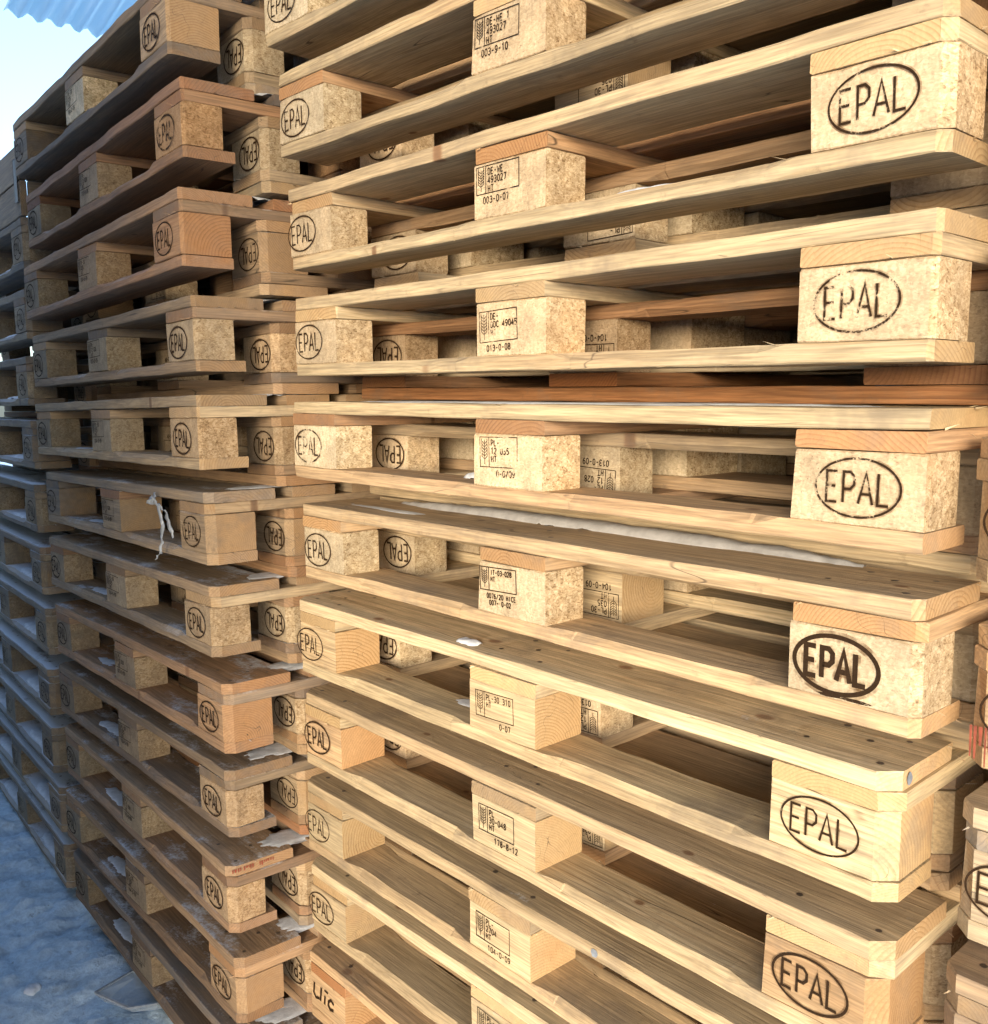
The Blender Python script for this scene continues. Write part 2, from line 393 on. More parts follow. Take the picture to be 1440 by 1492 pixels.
def stamp_mesh(lines, under, box=(-.066, -.004, .022, .034), fr=.0013, tw=.0016, th=.0088):
    """box = x0, x1... local to the face centre: (x0, z0, x1, z1)"""
    V, F = [], []; x0, z0, x1, z1 = box
    ribbon(V, F, [(x0, z0), (x0, z1), (x1, z1), (x1, z0)], fr, True)
    xd = x0 + .02
    ribbon(V, F, [(xd, z0), (xd, z1)], fr, z=.00003)
    wheat(V, F, x0 + .010, z0 + .004, z1 - .004)
    for i, s in enumerate(lines):
        text(V, F, s, xd + .004, z1 - .004 - th - i * (th + .003), th, tw, .82, .92)
    for i, s in enumerate(under):
        text(V, F, s, x0 + .014, z0 - .005 - th - i * (th + .003), th, tw, .82, .95)
    return mesh('stamp', V, F, [M_ink])
E_thin = epal_mesh(.0027, .0024); E_mid = epal_mesh(.0034, .003); E_bold = epal_mesh(.0058, .005, .096, .062, .74)
E_tall = epal_mesh(.0024, .0022, .072, .062, .6)
def uic_mesh():
    V, F = [], []; w = .006
    sl = lambda pts: [(x + y * .18, y) for x, y in pts]
    ribbon(V, F, sl([(-.045, .02), (-.045, -.004), (-.036, -.012), (-.022, -.008)]), w)
    ribbon(V, F, sl([(-.018, .02), (-.018, -.012)]), w, z=.00003)
    ribbon(V, F, sl([(-.002, .008), (-.002, -.012)]), w, z=.00004)
    ribbon(V, F, sl([(-.006, .020), (.008, .019)]), .004, z=.00005)
    ribbon(V, F, sl([(.032, .004), (.02, .009), (.012, .002), (.012, -.007), (.02, -.013), (.032, -.010)]), w, z=.00006)
    return mesh('uic_brand', V, F, [M_ink])
STAMPS = {
 'R1': stamp_mesh(['DE-HE 1', '493027', 'HT'], ['003-9-10']),
 'R2': stamp_mesh(['DE-WE', '493027', 'HT'], ['003-0-07']),
 'R3': stamp_mesh(['DE-', 'DDC 49045', 'HT'], ['013-0-08'], (-.066, -.016, .014, .028), tw=.0017, th=.0084),
 'R4': stamp_mesh(['PL-', '12 035', 'HT'], ['   0-0/09'], (-.058, -.008, .022, .036)),
 'R5': stamp_mesh(['IT-03-028', 'HT'], ['0076/20 HICE', ' 007- 0-02'], (-.068, -.003, .012, .032), .0016, .0017, .0070),
 'R6': stamp_mesh(['PL-30 310', 'HT'], ['      0-07'], (-.058, -.012, .026, .028), th=.0082),
 'R7': stamp_mesh(['PL', '30-048', 'HT'], ['   178-8-12'], (-.056, -.012, .024, .030)),
 'R8': stamp_mesh(['PL-', '2704', 'HT'], ['  104-0-09'], (-.056, -.013, .024, .029), .0015),
 'R9': stamp_mesh(['PL-', '30 048', 'HT'], ['178-0-07'], (-.056, -.013, .024, .029)),
 'g0': stamp_mesh(['PL-', '12 028', 'HT'], ['013-0-09']),
 'g1': stamp_mesh(['PL-30', '035', 'HT'], ['104-0-09']),
}
E_uic = uic_mesh()

# ------------------------------------------------------------------ pallets
def jit(c, a): return (max(.3, c[0] * rng.uniform(1 - a, 1 + a)), max(0, min(1, c[1] + rng.uniform(-a, a) * 1.2)), max(0, min(1, c[2] + rng.uniform(-a, a) * .8)))
def pallet(M, flip, tint, blocks='ccc', cut=.018, marks=('E', 'S', 'E'), stamp='g0', ecx=(.055, .0, -.005), emesh=None, wear=(.62, .62, .62), over={}, blocktint=None):
    """M places the pallet frame (x 0..1.2, y 0..0.8, z 0..0.144, deck up); flip turns it deck down.
    blocks: material of left, middle, right block of the front row (c chipboard, w wood)."""
    root = bpy.data.objects.new('pallet', None); root.empty_display_size = .1
    root.matrix_world = M @ Matrix.Translation((.6, .4, 0)); COL.objects.link(root)
    B = Matrix.Translation((-.6, -.4, 0))
    if flip: B = B @ Matrix.Translation((0, .8, .144)) @ Matrix.Rotation(math.pi, 4, 'X')
    bt = blocktint or tint
    def put(name, me, x, y, z, rot=0., c=None, jx=.0015, jy=.0012):
        m = B @ Matrix.Translation((x + rng.uniform(-jx, jx), y + rng.uniform(-jy, jy), z)) @ Matrix.Rotation(rot + rng.uniform(-.002, .002), 4, 'Z')
        cc = jit(c or tint, .12); q = rng.random()
        if not c and name != 'block' and not (FROST[0] == .12 and not flip and abs(y - .06) < .015):
            if q < .13: cc = (cc[0] * .95, min(1, cc[1] + rng.uniform(.3, .6)), cc[2])
            elif q < .26: cc = (cc[0] * .88, cc[1], min(1, cc[2] + rng.uniform(.25, .55)))
        return obj(name, me, root, m, cc)
    # bottom boards
    for k, (yc, w) in enumerate(((.05, .1), (.4, .145), (.75, .1))):
        cu = {}
        if cut:
            if k == 0: cu = {(-1, -1): cut, (1, -1): cut}
            if k == 2: cu = {(-1, 1): cut, (1, 1): cut}
        me = timber_mesh('bottom_board%d' % (k % 2), 1.2, w, .0216, rng.randrange(4), M_wood, cu, bottom_chamf, nx=31, wob=.0011, bow=.001, spl=9)
        put('bottom_board', me, .6, yc, .011, c=over.get('bottom'))
    # blocks
    F = {}; D = {}
    for j, (yc, dd) in enumerate(((.05, .1), (.4, .145), (.75, .1))):
        for i, xc in enumerate(BX):
            front = (j == 2) if flip else (j == 0)
            ch = blocks[i] if front else rng.choice(blocks + 'c')
            mt = M_chip if ch == 'c' else M_wood
            cu = {}
            if cut and i != 1 and j != 1: cu = {((-1 if i == 0 else 1), (-1 if j == 0 else 1)): cut}
            yb, d = yc, dd
            if ch == 'c' and j != 1: yb += -.0105 if j == 0 else .0105; d = .079
            me = timber_mesh('block%d' % int(d * 1000), .145, d, .0776, rng.randrange(4), mt, cu, nx=6, wob=.0008, spl=2)
            o = put('block', me, xc, yb, .061, c=(over.get('blk%d' % i) if front else None) or bt)
            if front: F[i] = o; D[i] = d
    # cross boards
    for i, xc in enumerate(BX):
        cu = {}
        if cut and i == 0: cu = {(-1, 1): cut, (1, 1): cut}
        if cut and i == 2: cu = {(-1, -1): cut, (1, -1): cut}
        me = timber_mesh('cross_board', .8, .145, .0216, rng.randrange(4), M_wood, cu, nx=13, wob=.001, spl=5)
        put('cross_board', me, xc, .4, .111, math.pi / 2, c=over.get('cross'), jx=.003, jy=.002)
    # deck boards
    ys = ((.0725, .145), (.236, .1), (.4, .145), (.564, .1), (.7275, .145))
    for k, (yc, w) in enumerate(ys):
        cu = {}
        if cut:
            if k == 0: cu = {(-1, -1): cut, (1, -1): cut}
            if k == 4: cu = {(-1, 1): cut, (1, 1): cut}
        nl = [(x - .6 + a, b) for x in BX for a, b in ((-.042, -.27 * w), (.040, .27 * w), (.004, .02 * w), (.045, -.3 * w), (-.04, .24 * w))]
        me = timber_mesh('deck_board%d' % int(w * 1000), 1.2, w, .0216, rng.randrange(5), M_wood, cu, nx=27, wob=.0010, bow=.0012, nails=nl, spl=8)
        put('deck_board', me, .6, yc + rng.uniform(-.002, .002) * (k in (1, 3)), .133, c=over.get('deck%d' % k) or over.get('deck'))
    # marks on the long side that faces the camera
    for i, mk in enumerate(marks):
        if not mk: continue
        bl = F[i]
        me = {'S': STAMPS.get(stamp), 'U': E_uic}.get(mk) or ((emesh if not (emesh is E_bold and i == 0) else E_thin)) or E_thin
        yo = D[i] / 2 + .0011
        if flip: m = Matrix.Translation((-ecx[i], yo, 0)) @ Matrix.Rotation(math.pi, 4, 'Z')
        else: m = Matrix.Translation((ecx[i], -yo, 0))
        if flip: m = Matrix.Translation((ecx[i], yo, 0)) @ Matrix.Rotation(math.pi, 4, 'Z')
        m = m @ Matrix.Translation((rng.uniform(-.0012, .002), 0, rng.uniform(-.0022, .0015))) @ Matrix.Rotation(rng.uniform(-.045, .045), 4, 'Y')
        o = obj('stamp' if mk == 'S' else 'brand_mark', me, bl, m, (wear[i] + rng.uniform(-.02, .02), 0, 0))
    return root

CAM = [1.37201, 1.61172, -0.92706, -0.56023, 0.11708, -0.84052, 0.01317]
ST = {'R': (.6, 0, 0, 0, .6), 'L': (-0.1102, -0.1319, -0.0451, 0.2074, 1.2), 'F': (-1.3751, -0.0777, -0.0598, -0.0343, 1.2), 'N': (1.234, 0.0458, 0.0, -0.0379, 0.)}
FIT = {'R1':(0.0171,0.0293,-0.0135,0.0141,-0.0204),'R2':(0.0098,0.0157,-0.0002,0.0086,-0.0155),'R3':(0.0020,0.0130,0.0005,-0.0039,-0.0161),'R4':(-0.0002,0.0111,-0.0042,0.0032,-0.0144),'R5':(-0.0041,0.0138,-0.0023,-0.0067,-0.0086),'R6':(-0.0043,-0.0077,-0.0055,0.0038,-0.0084),'R7':(-0.0049,-0.0101,-0.0032,-0.0030,-0.0076),'R8':(-0.0077,-0.0330,0.0049,-0.0095,-0.0036),'R9':(-0.0081,-0.0518,0.0238,0.0019,-0.0035),'L1':(0.0192,-0.0205,-0.0215,-0.0087,-0.0014),'L2':(0.0188,0.0106,-0.0164,-0.0169,0.0070),'L3':(0.0115,-0.0015,-0.0219,-0.0066,0.0093),'L4':(0.0048,-0.0086,-0.0039,-0.0021,0.0055),'L5':(0.0039,-0.0079,-0.0053,0.0003,0.0085),'L6':(0.0025,-0.0046,0.0034,-0.0026,0.0142),'L7':(0.0010,-0.0162,0.0109,0.0025,0.0157),'L8':(-0.0062,0.0096,0.0160,0.0092,0.0179),'L9':(-0.0067,-0.0122,0.0239,0.0135,0.0184),'L10':(-0.0142,0.0029,0.0070,-0.0025,0.0125),'L11':(-0.0166,0.0235,0.0065,0.0115,0.0108),'L12':(-0.0171,0.0248,0.0013,-0.0017,0.0175),'F1':(0.0180,0.0241,0.0041,0.0005,0.0012),'F2':(0.0058,0.0019,0.0047,-0.0025,-0.0012),'F3':(-0.0009,-0.0027,-0.0012,-0.0021,-0.0019),'F4':(-0.0011,-0.0068,0.0022,0.0003,-0.0017),'F5':(-0.0034,-0.0008,-0.0041,0.0015,-0.0032),'F6':(-0.0039,0.0067,-0.0025,-0.0038,-0.0032),'F7':(-0.0043,0.0032,0.0021,0.0002,0.0021),'F8':(-0.0048,0.0039,-0.0036,0.0006,0.0022),'F9':(-0.0053,-0.0097,-0.0016,0.0000,0.0022),'N5':(0.0005,0.0083,-0.0040,0.0000,-0.0016),'N6':(-0.0000,0.0008,0.0000,0.0000,-0.0016),'N7':(-0.0005,-0.0091,0.0040,0.0000,-0.0016),
 'R0':(.0255,.0,-.02,.014,-.0215),'R10':(-.0085,-.050,.012,-.002,-.002),'R11':(-.009,-.045,.0,.004,-.001),
 'N1':(.003,-.004,.01,.006,0),'N2':(.0025,.012,.0,-.004,0),'N3':(.002,.006,.012,.002,0),'N4':(.0012,.004,-.006,.003,-.001),'N8':(-.001,.0,.0,0.,0),'N9':(-.0015,.006,.004,.004,0),'N10':(-.002,.01,-.004,.0,0),'N11':(-.0025,.0,.0,0.,0),
 'F10':(-.006,.006,.004,.002,.001),'F11':(-.0065,.0,.01,-.002,0)}
def pairM(s, r):
    ox, oy, oyw, oz, piv = ST[s]; dz, dx, dy, yw, tl = FIT[s + str(r)]
    return Matrix.Translation((ox + dx, oy + dy, oz + dz - .188 * r)) @ Matrix.Rotation(oyw + yw, 4, 'Z') @ Matrix.Rotation(-tl, 4, 'Y') @ Matrix.Translation((-piv, 0, 0))

FRESH = (1.0, .06, .10)
# front stack: per row look of the upright pallet
ROWR = {
 0: dict(blocks='ccc', tint=FRESH, cut=0, label='pale pallet cut off by the top edge, above stamp 003-9-10', wear=(.66, .6, .6)),
 1: dict(blocks='ccc', tint=FRESH, over=dict(deck1=(1.1, .55, 0)), stamp='R1', cut=0, label='pale chipboard-block pallet stamped 003-9-10 near the top of the front stack', wear=(.62, .6, .6)),
 2: dict(blocks='ccc', tint=(1.04, .05, .08), over=dict(deck1=(1.1, .75, 0), deck2=(1.05, .35, 0)), stamp='R2', cut=.012, label='pale pallet stamped 003-0-07 with a thin EPAL oval on its large right chipboard block', wear=(.7, .58, .6)),
 3: dict(blocks='ccc', tint=(1.0, .06, .16), stamp='R3', cut=.006, label='pallet stamped DE with a half worn EPAL oval, above the red boards', wear=(.6, .58, .515)),
 4: dict(blocks='ccc', tint=(1.04, .06, .10), stamp='R4', cut=0, label='eye-height pallet with faded PL 035 stamp and orange cross boards', wear=(.53, .54, .53), over=dict(cross=(1., .7, .2), bottom=(1.0, .38, .1), deck0=(1.12, 0, .05)),
        ),
 5: dict(blocks='ccc', tint=(.98, .12, .12), stamp='R5', cut=.010, label='pallet with a thick black EPAL oval on its right block and a sharp IT-03-028 stamp', wear=(.72, .8, .95), over=dict(cross=(1., .42, .1))),
 6: dict(blocks='www', tint=(1.03, .05, .08), stamp='R6', cut=.020, label='pale pallet of solid wood blocks stamped PL-30 310, bright right block', wear=(.72, .66, .64), over=dict(blk1=(1.22, 0, .15), blk2=(1.16, 0, .05))),
 7: dict(blocks='www', tint=(1.0, .10, .10), stamp='R7', cut=.020, label='solid wood block pallet stamped 178-8-12 with an orange left end block', wear=(.8, .66, .76), over=dict(blk0=(.98, .5, .05), blk2=(1., .25, .1))),
 8: dict(blocks='www', tint=(1.0, .06, .14), stamp='R8', cut=.018, label='pallet stamped 104-0-09, its deck edge carrying a small grey dot', wear=(.64, .72, .7)),
 9: dict(blocks='www', tint=(.98, .08, .16), stamp='R9', cut=.018, label='low pallet in the front stack just above the one branded uic', wear=(.68, .64, .7)),
 10: dict(blocks='www', tint=(1.0, .35, .12), stamp='g1', cut=.016, label='orange toned pallet branded uic at the bottom edge of the photo', marks=('U', 'S', 'E'), wear=(.75, .62, .65), ecx=(.0, 0, 0)),
 11: dict(blocks='wcw', tint=(.95, .12, .2), stamp='g0', cut=.016, label='lowest upright pallet of the front stack, resting near the snow'),
}
ECR = {1: (-.018, 0, -.006), 2: (-.022, 0, -.006), 3: (-.020, 0, -.008), 4: (-.022, 0, .002), 5: (-.016, 0, -.0185), 6: (-.018, 0, -.010), 7: (-.014, 0, -.012), 8: (-.022, 0, 0), 9: (-.018, 0, 0), 10: (-.01, 0, 0)}
GR = 'pallets of the front stack'
for r, d in ROWR.items():
    FROST[0] = .12
    d = dict(d); lab = d.pop('label'); d.setdefault('ecx', ECR.get(r, (-.015, 0, 0)))
    em = {5: E_bold, 7: E_mid}.get(r, E_thin)
    M = pairM('R', r)
    o = pallet(M @ Matrix.Translation((0, 0, .044)), False, emesh=em, **d)
    tag(o, lab, 'pallet', GR)
    # nested upside down pallet behind it
    orange = r in (3,)
    t = {3: (.66, .9, .12), 4: (1.0, .03, .35), 2: (.95, .1, .25), 5: (.95, .1, .2)}.get(r, (rng.uniform(.85, 1.), rng.uniform(.05, .4), rng.uniform(.1, .35)))
    ov = {2: dict(cross=(1.05, 0, .45))}.get(r, {})
    if r == 4: ov = dict(bottom=(1.0, .0, .5))
    sh = {2: .185, 0: .16, 1: .165}.get(r, .155 + rng.uniform(-.006, .01))
    o = pallet(M @ Matrix.Translation((.004 * (r % 3 - 1), sh, 0.0)), True, t, blocks=('ccc' if r in (2, 3, 4) else 'cwc' if r % 2 else 'ccw'), cut=(0 if r in (2, 3) else .016),
               stamp='g%d' % (r % 2), emesh=E_mid, marks=('E', 'S', None), wear=(.62, .6, .62), ecx=(.015, 0, .01), over=ov, blocktint=(t[0], t[1] * .3, t[2]))
    where = {0: 'topmost of the front stack, cut off by the photo', 1: 'behind the pallet stamped 003-9-10', 2: 'behind the pallet stamped 003-0-07', 3: 'with reddish brown boards, behind the half worn EPAL pallet',
             4: 'with a pale top board, behind the PL 035 pallet', 5: 'behind the pallet with the thick black EPAL oval', 6: 'behind the PL-30 310 pallet', 7: 'behind the pallet stamped 178-8-12',
             8: 'behind the pallet stamped 104-0-09', 9: 'behind the low pallet above the uic one', 10: 'behind the orange uic pallet', 11: 'lying on the snow under the front stack'}[r]
    tag(o, 'upside-down pallet ' + where, 'pallet', 'upside-down pallets nested in the front stack')

ORD = ['', 'top', 'second', 'third', 'fourth', 'fifth', 'sixth', 'seventh', 'eighth', 'ninth', 'tenth', 'eleventh', 'twelfth']
ROWL = {1: ('wcw', (.95, .25, .25), {}, 'with a round growth-ring end on its right block'), 2: ('ccc', (.9, .6, .3), {}, 'with reddish deck ends under snow'),
 3: ('ccw', (.95, .5, .25), {}, 'with an orange block and clear EPAL oval'), 4: ('ccc', (.92, .12, .4), {}, 'with chipboard blocks and a rough deck end'),
 5: ('ccc', (1.0, .08, .22), {}, 'pale, with a dark EPAL oval'), 6: ('www', (.98, .16, .25), {}, 'with torn plastic film hanging from its deck'),
 7: ('ccc', (.98, .12, .25), {}, 'with a dark EPAL oval and dark deck top'), 8: ('ccw', (.98, .4, .2), {}, 'with an orange-brown deck edge'),
 9: ('ccc', (.85, .15, .5), {}, 'with a dark grey chipboard end block'), 10: ('ccc', (.92, .4, .3), {}, 'with red scribbles on its snowy deck end'),
 11: ('ccw', (.95, .4, .2), {}, 'with an orange deck edge near the bottom'), 12: ('ccc', (.8, .3, .45), {}, 'lowest, nearly resting on the snow')}
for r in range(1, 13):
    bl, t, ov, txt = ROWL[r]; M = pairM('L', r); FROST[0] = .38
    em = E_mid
    weath_shade = (t[0] * .90, min(1, t[1] * 1.1 + .12), min(1, t[2] + .10))  # own weathering plus painted shade: whole stack dimmed and greyed
    o = pallet(M @ Matrix.Translation((0, 0, .044)), False, weath_shade, blocks=bl, cut=.016 if r > 5 else .006, stamp='g%d' % (r % 2), emesh=em, wear=(.62, .74, {6: .56, 5: .85, 7: .8, 2: .52}.get(r, .66)), ecx=(-.01, 0, -.012), over=dict(blk0=(t[0] * .72, .05, .75), blk1=((1.25, 0, 0) if r == 1 else (t[0] * .82, t[1] * .6, .5))), blocktint=(t[0] * .92, t[1] + .1, t[2]))  # left and middle blocks darkened and greyed to paint in shade
    tag(o, '%s upright pallet of the middle stack, %s' % (ORD[r], txt), 'pallet', 'upright pallets of the middle stack')
    t2 = (rng.uniform(.78, .92), rng.uniform(.1, .6), rng.uniform(.2, .4))
    o = pallet(M @ Matrix.Translation((rng.uniform(-.005, .008), .16 + rng.uniform(-.008, .008), 0)), True, t2, blocks='ccc' if r % 3 else 'wcw', cut=.014, stamp='g%d' % (r % 2), emesh=E_mid, wear=(.6, .6, .74), ecx=(.012, 0, .012), blocktint=(t2[0], t2[1] * .5, .2))
    tag(o, 'upside-down pallet nested behind the %s upright pallet of the middle stack' % ORD[r], 'pallet', 'upside-down pallets nested in the middle stack')
for r in range(1, 12):
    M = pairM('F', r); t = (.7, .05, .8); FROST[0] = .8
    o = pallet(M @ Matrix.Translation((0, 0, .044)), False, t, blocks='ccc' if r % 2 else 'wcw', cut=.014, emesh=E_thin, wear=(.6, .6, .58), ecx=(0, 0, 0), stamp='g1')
    tag(o, '%s upright pallet of the bluish far left stack, beside the snow' % ORD[r], 'pallet', 'upright pallets of the far left stack')
    o = pallet(M @ Matrix.Translation((rng.uniform(-.004, .01), .16, 0)), True, (.8, .3, .5), blocks='ccw', cut=.014, emesh=E_thin, wear=(.6, .6, .6), ecx=(0, 0, 0))
    tag(o, 'upside-down pallet nested behind the %s upright pallet of the far left stack' % ORD[r], 'pallet', 'upside-down pallets nested in the far left stack')
for r in range(1, 12):
    FROST[0] = .1; M = pairM('N', r); t = {6: (1.05, .0, .35), 5: (1.0, .35, .1), 7: (.85, .3, .5)}.get(r, (.95, .3, .2))
    o = pallet(M @ Matrix.Translation((0, 0, .044)), False, t, blocks='wcc', cut=.018, emesh=E_thin, wear=(.75, .6, .6), ecx=(-.014, 0, 0))
    if r == 5: n5 = o
    tag(o, '%s upright pallet of the stack cut off by the right edge of the photo' % ORD[r], 'pallet', 'upright pallets of the right edge stack')
    o = pallet(M @ Matrix.Translation((0, .16, 0)), True, (.8, .3, .4), blocks='ccw', cut=.014, emesh=E_thin, ecx=(0, 0, 0))
    tag(o, 'upside-down pallet nested behind the %s upright pallet of the right edge stack' % ORD[r], 'pallet', 'upside-down pallets nested in the right edge stack')

# small wooden pallet collar on top of the far left stack
MF = pairM('F', 1) @ Matrix.Translation((0, 0, .190))
root = bpy.data.objects.new('pallet_collar', None); root.matrix_world = MF @ Matrix.Translation((.6, .4, 0)); COL.objects.link(root)
tag(root, 'grey-brown wooden frame standing on top of the far left stack', 'pallet collar')
for (L, x, y, rot) in ((1.2, 0, -.39, 0), (1.2, 0, .39, 0), (.756, -.59, 0, math.pi / 2), (.756, .59, 0, math.pi / 2)):
    for k in range(2):
        me = timber_mesh('collar_board%d' % int(L * 100), L, .02, .098, k, M_wood, nx=9)
        obj('side_board', me, root, Matrix.Translation((x, y, .05 + .1 * k)) @ Matrix.Rotation(rot, 4, 'Z'), (.75, .2, .6))
for sx in (-1, 1):
    for sy in (-1, 1):
        V, F, _ = timber(.04, .003, .12, 3, nx=3)
        obj('corner_hinge', mesh('corner_hinge', V, F, [M_nail]), root, Matrix.Translation((sx * .572, sy * .4035, .1)))

# coloured marks on single parts
def part_of(root, name, i):
    return [c for c in root.children if c.name.split('.')[0] == name][i]
def patch(parent, mat, w, h, M, name='paint_mark', seed=0, streaks=False):
    r = random.Random(seed); V, F = [], []
    if streaks:
        x = -w / 2
        while x < w / 2:
            d = r.uniform(.002, .005); hh = h * r.uniform(.4, 1)
            b = len(V); V += [(x, 0, 0), (x + d, 0, 0), (x + d * .8, 0, -hh), (x + d * .2, 0, -hh)]; F.append((b, b + 1, b + 2, b + 3)); x += d * 1.5
    else:
        n = 14; V = [(w / 2 * math.cos(a * math.tau / n) * r.uniform(.75, 1.1), 0, h / 2 * math.sin(a * math.tau / n) * r.uniform(.75, 1.1)) for a in range(n)]; F = [tuple(range(n))]
    return obj(name, mesh(name, V, F, [mat]), parent, M)
patch(part_of(n5, 'block', 0), M_red, .13, .045, Matrix.Translation((-.003, -.0512, -.018)), seed=3, streaks=True)
fp = [o for o in bpy.data.objects if o.get('label', '').startswith('pallet stamped 104')][0]
patch(part_of(fp, 'deck_board', 0), M_greyp, .014, .014, Matrix.Translation((.205, -.0738, 0)), seed=5)
fp = [o for o in bpy.data.objects if 'PL-30 310, bright' in o.get('label', '')][0]
patch(part_of(fp, 'deck_board', 0), M_greyp, .013, .015, Matrix.Translation((.6012, -.04, .0)) @ Matrix.Rotation(math.pi / 2, 4, 'Z'), seed=6)

fp = [o for o in bpy.data.objects if 'tenth upright pallet of the middle' in o.get('label', '')][0]
for k, (yy, ww) in enumerate(((-.055, .02), (-.028, .024), (.01, .03))):
    patch(part_of(fp, 'deck_board', 0), M_red, ww, .011, Matrix.Translation((.6016, yy, .006)) @ Matrix.Rotation(math.pi / 2, 4, 'Z'), seed=11 + k, streaks=True)
fp = [o for o in bpy.data.objects if 'thick black EPAL oval on its right block' in o.get('label', '')][0]
for k, (xx, ww) in enumerate(((-.022, .03), (.008, .034))):
    o = patch(part_of(fp, 'block', 2), M_ink, ww, .0045, Matrix.Translation((xx, -.0407, -.0345)), seed=21 + k); o.color = (.55, 0, 0, 1)
# ------------------------------------------------------------------ snow lying on the pallets (one uncountable mass)
SV, SF = [], []
def mound(M, cx, cy, rx, ry, h, seed, nx=22, ny=12, rag=.35):
    r = random.Random(seed); b = len(SV); o = Vector((seed * 3.1, seed * 1.7, 0))
    for j in range(ny + 1):
        for i in range(nx + 1):
            u = i / nx * 2 - 1; v = j / ny * 2 - 1
            x = u * rx; y = v * ry
            e = abs(u) ** 2.6 + abs(v) ** 2.6
            nn = noise.noise(Vector((x * 16, y * 16, 0)) + o) * rag + noise.noise(Vector((x * 70, y * 70, 0)) + o) * rag * .9
            k = max(0., 1 - e + nn)
            z = h * min(1, k) ** .55 - .0015 if k > 0 else -.0035
            SV.append(tuple(M @ Vector((cx + x, cy + y, z))))
    for j in range(ny):
        for i in range(nx):
            a = b + j * (nx + 1) + i; SF.append((a, a + 1, a + nx + 2, a + nx + 1))
T = lambda s, r, z: pairM(s, r) @ Matrix.Translation((0, 0, z))
sd = 1
def sn(s, r, z, *a, **k):
    global sd; sd += 1; mound(T(s, r, z), *a, sd, **k)
top, bot = .1885, .0665
sn('R', 4, top, .50, .08, .42, .03, .003); sn('R', 4, top, .85, .11, .25, .03, .003)

sn('R', 5, top, .20, .06, .14, .015, .002)
sn('R', 6, top, .49, .03, .026, .014, .007, rag=.6)
sn('R', 1, top, .33, .03, .022, .02, .010); sn('R', 1, bot, .26, .03, .05, .016, .005); sn('R', 2, bot, .82, .03, .07, .016, .007); sn('R', 2, bot, .27, .04, .08, .02, .006)
sn('R', 4, bot, .45, .08, .035, .02, .012); sn('R', 6, bot, .46, .07, .05, .02, .003); 
for r in range(1, 13):
    sn('L', r, top, 1.145, .15 + .03 * (r % 3), .040, .085, .009 if r < 4 else .0035, rag=.6)
    if r % 2: sn('L', r, top, 1.14, .50, .035, .12, .003, rag=.6)
    sn('L', r, bot, .37, .04, .10, .02, .0025, rag=.7)
sn('L', 1, top, 1.24, .25, .08, .2, .006)
for r in range(1, 12):
    sn('F', r, bot, .90, .04, .12, .03, .010); sn('F', r, bot, .3, .04, .13, .03, .010)
sn('F', 1, top, 1.1, .1, .08, .08, .014)
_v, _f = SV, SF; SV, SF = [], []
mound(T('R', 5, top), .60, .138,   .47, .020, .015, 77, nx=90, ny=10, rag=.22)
ri = obj('shaded_snow_ridge', mesh('shaded_snow_ridge', SV, SF, [M_shade_snow], True)); tag(ri, 'long ridge of packed snow in painted shade grey on the deck of the thick black EPAL pallet', 'snow ridge')
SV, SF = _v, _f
so = obj('snow_patches', mesh('snow_patches', SV, SF, [M_snow], True)); tag(so, 'thin patches of snow lying on the pallet boards', 'snow', kind='stuff')

# ------------------------------------------------------------------ ground
GZ = -2.095
def axis(a, b, step, far):
    v = [a + (b - a) * i / round((b - a) / step) for i in range(round((b - a) / step) + 1)]
    d = step
    lo, hi = [v[0]], [v[-1]]
    while hi[-1] < far: d *= 1.35; hi.append(hi[-1] + d); lo.append(lo[-1] - d)
    return lo[:0:-1] + v + hi[1:]
gx = axis(-3.8, -.1, .018, 120); gy = axis(-1.1, .35, .018, 120)
V = []
for y in gy:
    for x in gx:
        p = Vector((x, y, 0)); z = 0.
        if -12 < x < 8 and -8 < y < 8:
            z += .022 * noise.noise(p * 1.7) + .020 * noise.noise(p * 4.3 + Vector((3, 1, 0))) + .022 * abs(noise.noise(p * 6)) + .020 * abs(noise.noise(p * 17 + Vector((5, 0, 0)))) + .012 * noise.noise(p * 37)
            d = noise.noise(p * 7 + Vector((9, 2, 0)));  z -= max(0, d - .25) * .05
            k = math.exp(-((y + .12) / .16) ** 2) * (.5 + .5 * noise.noise(p * 2.2))
            if x < -.3: z += .035 * max(0, k)
        V.append((x, y, GZ + z - .02))
n = len(gx)
F = [(j * n + i, j * n + i + 1, (j + 1) * n + i + 1, (j + 1) * n + i) for j in range(len(gy) - 1) for i in range(n - 1)]
g = obj('ground', mesh('ground', V, F, [M_ground], True)); g['kind'] = 'structure'
# loose clods on the snow
def clod(x, y, r, seed):
    bm = bmesh.new(); bmesh.ops.create_icosphere(bm, subdivisions=3, radius=r)
    for v in bm.verts:
        k = 1 + .35 * noise.noise(v.co / r * 1.3 + Vector((seed, 0, 0))) + .15 * noise.noise(v.co / r * 3.5 + Vector((seed, 4, 0)))
        v.co *= k; v.co.z *= .6
    me = bpy.data.meshes.new('snow_clod'); bm.to_mesh(me); bm.free(); me.materials.append(M_snow)
    me.polygons.foreach_set('use_smooth', [True] * len(me.polygons))
    return obj('snow_clod', me, None, Matrix.Translation((x, y, GZ - .01 + r * .25)))
o = clod(-.967, -.295, .022, 2); tag(o, 'largest white snow clod on the bluish ground at bottom left', 'snow clod')

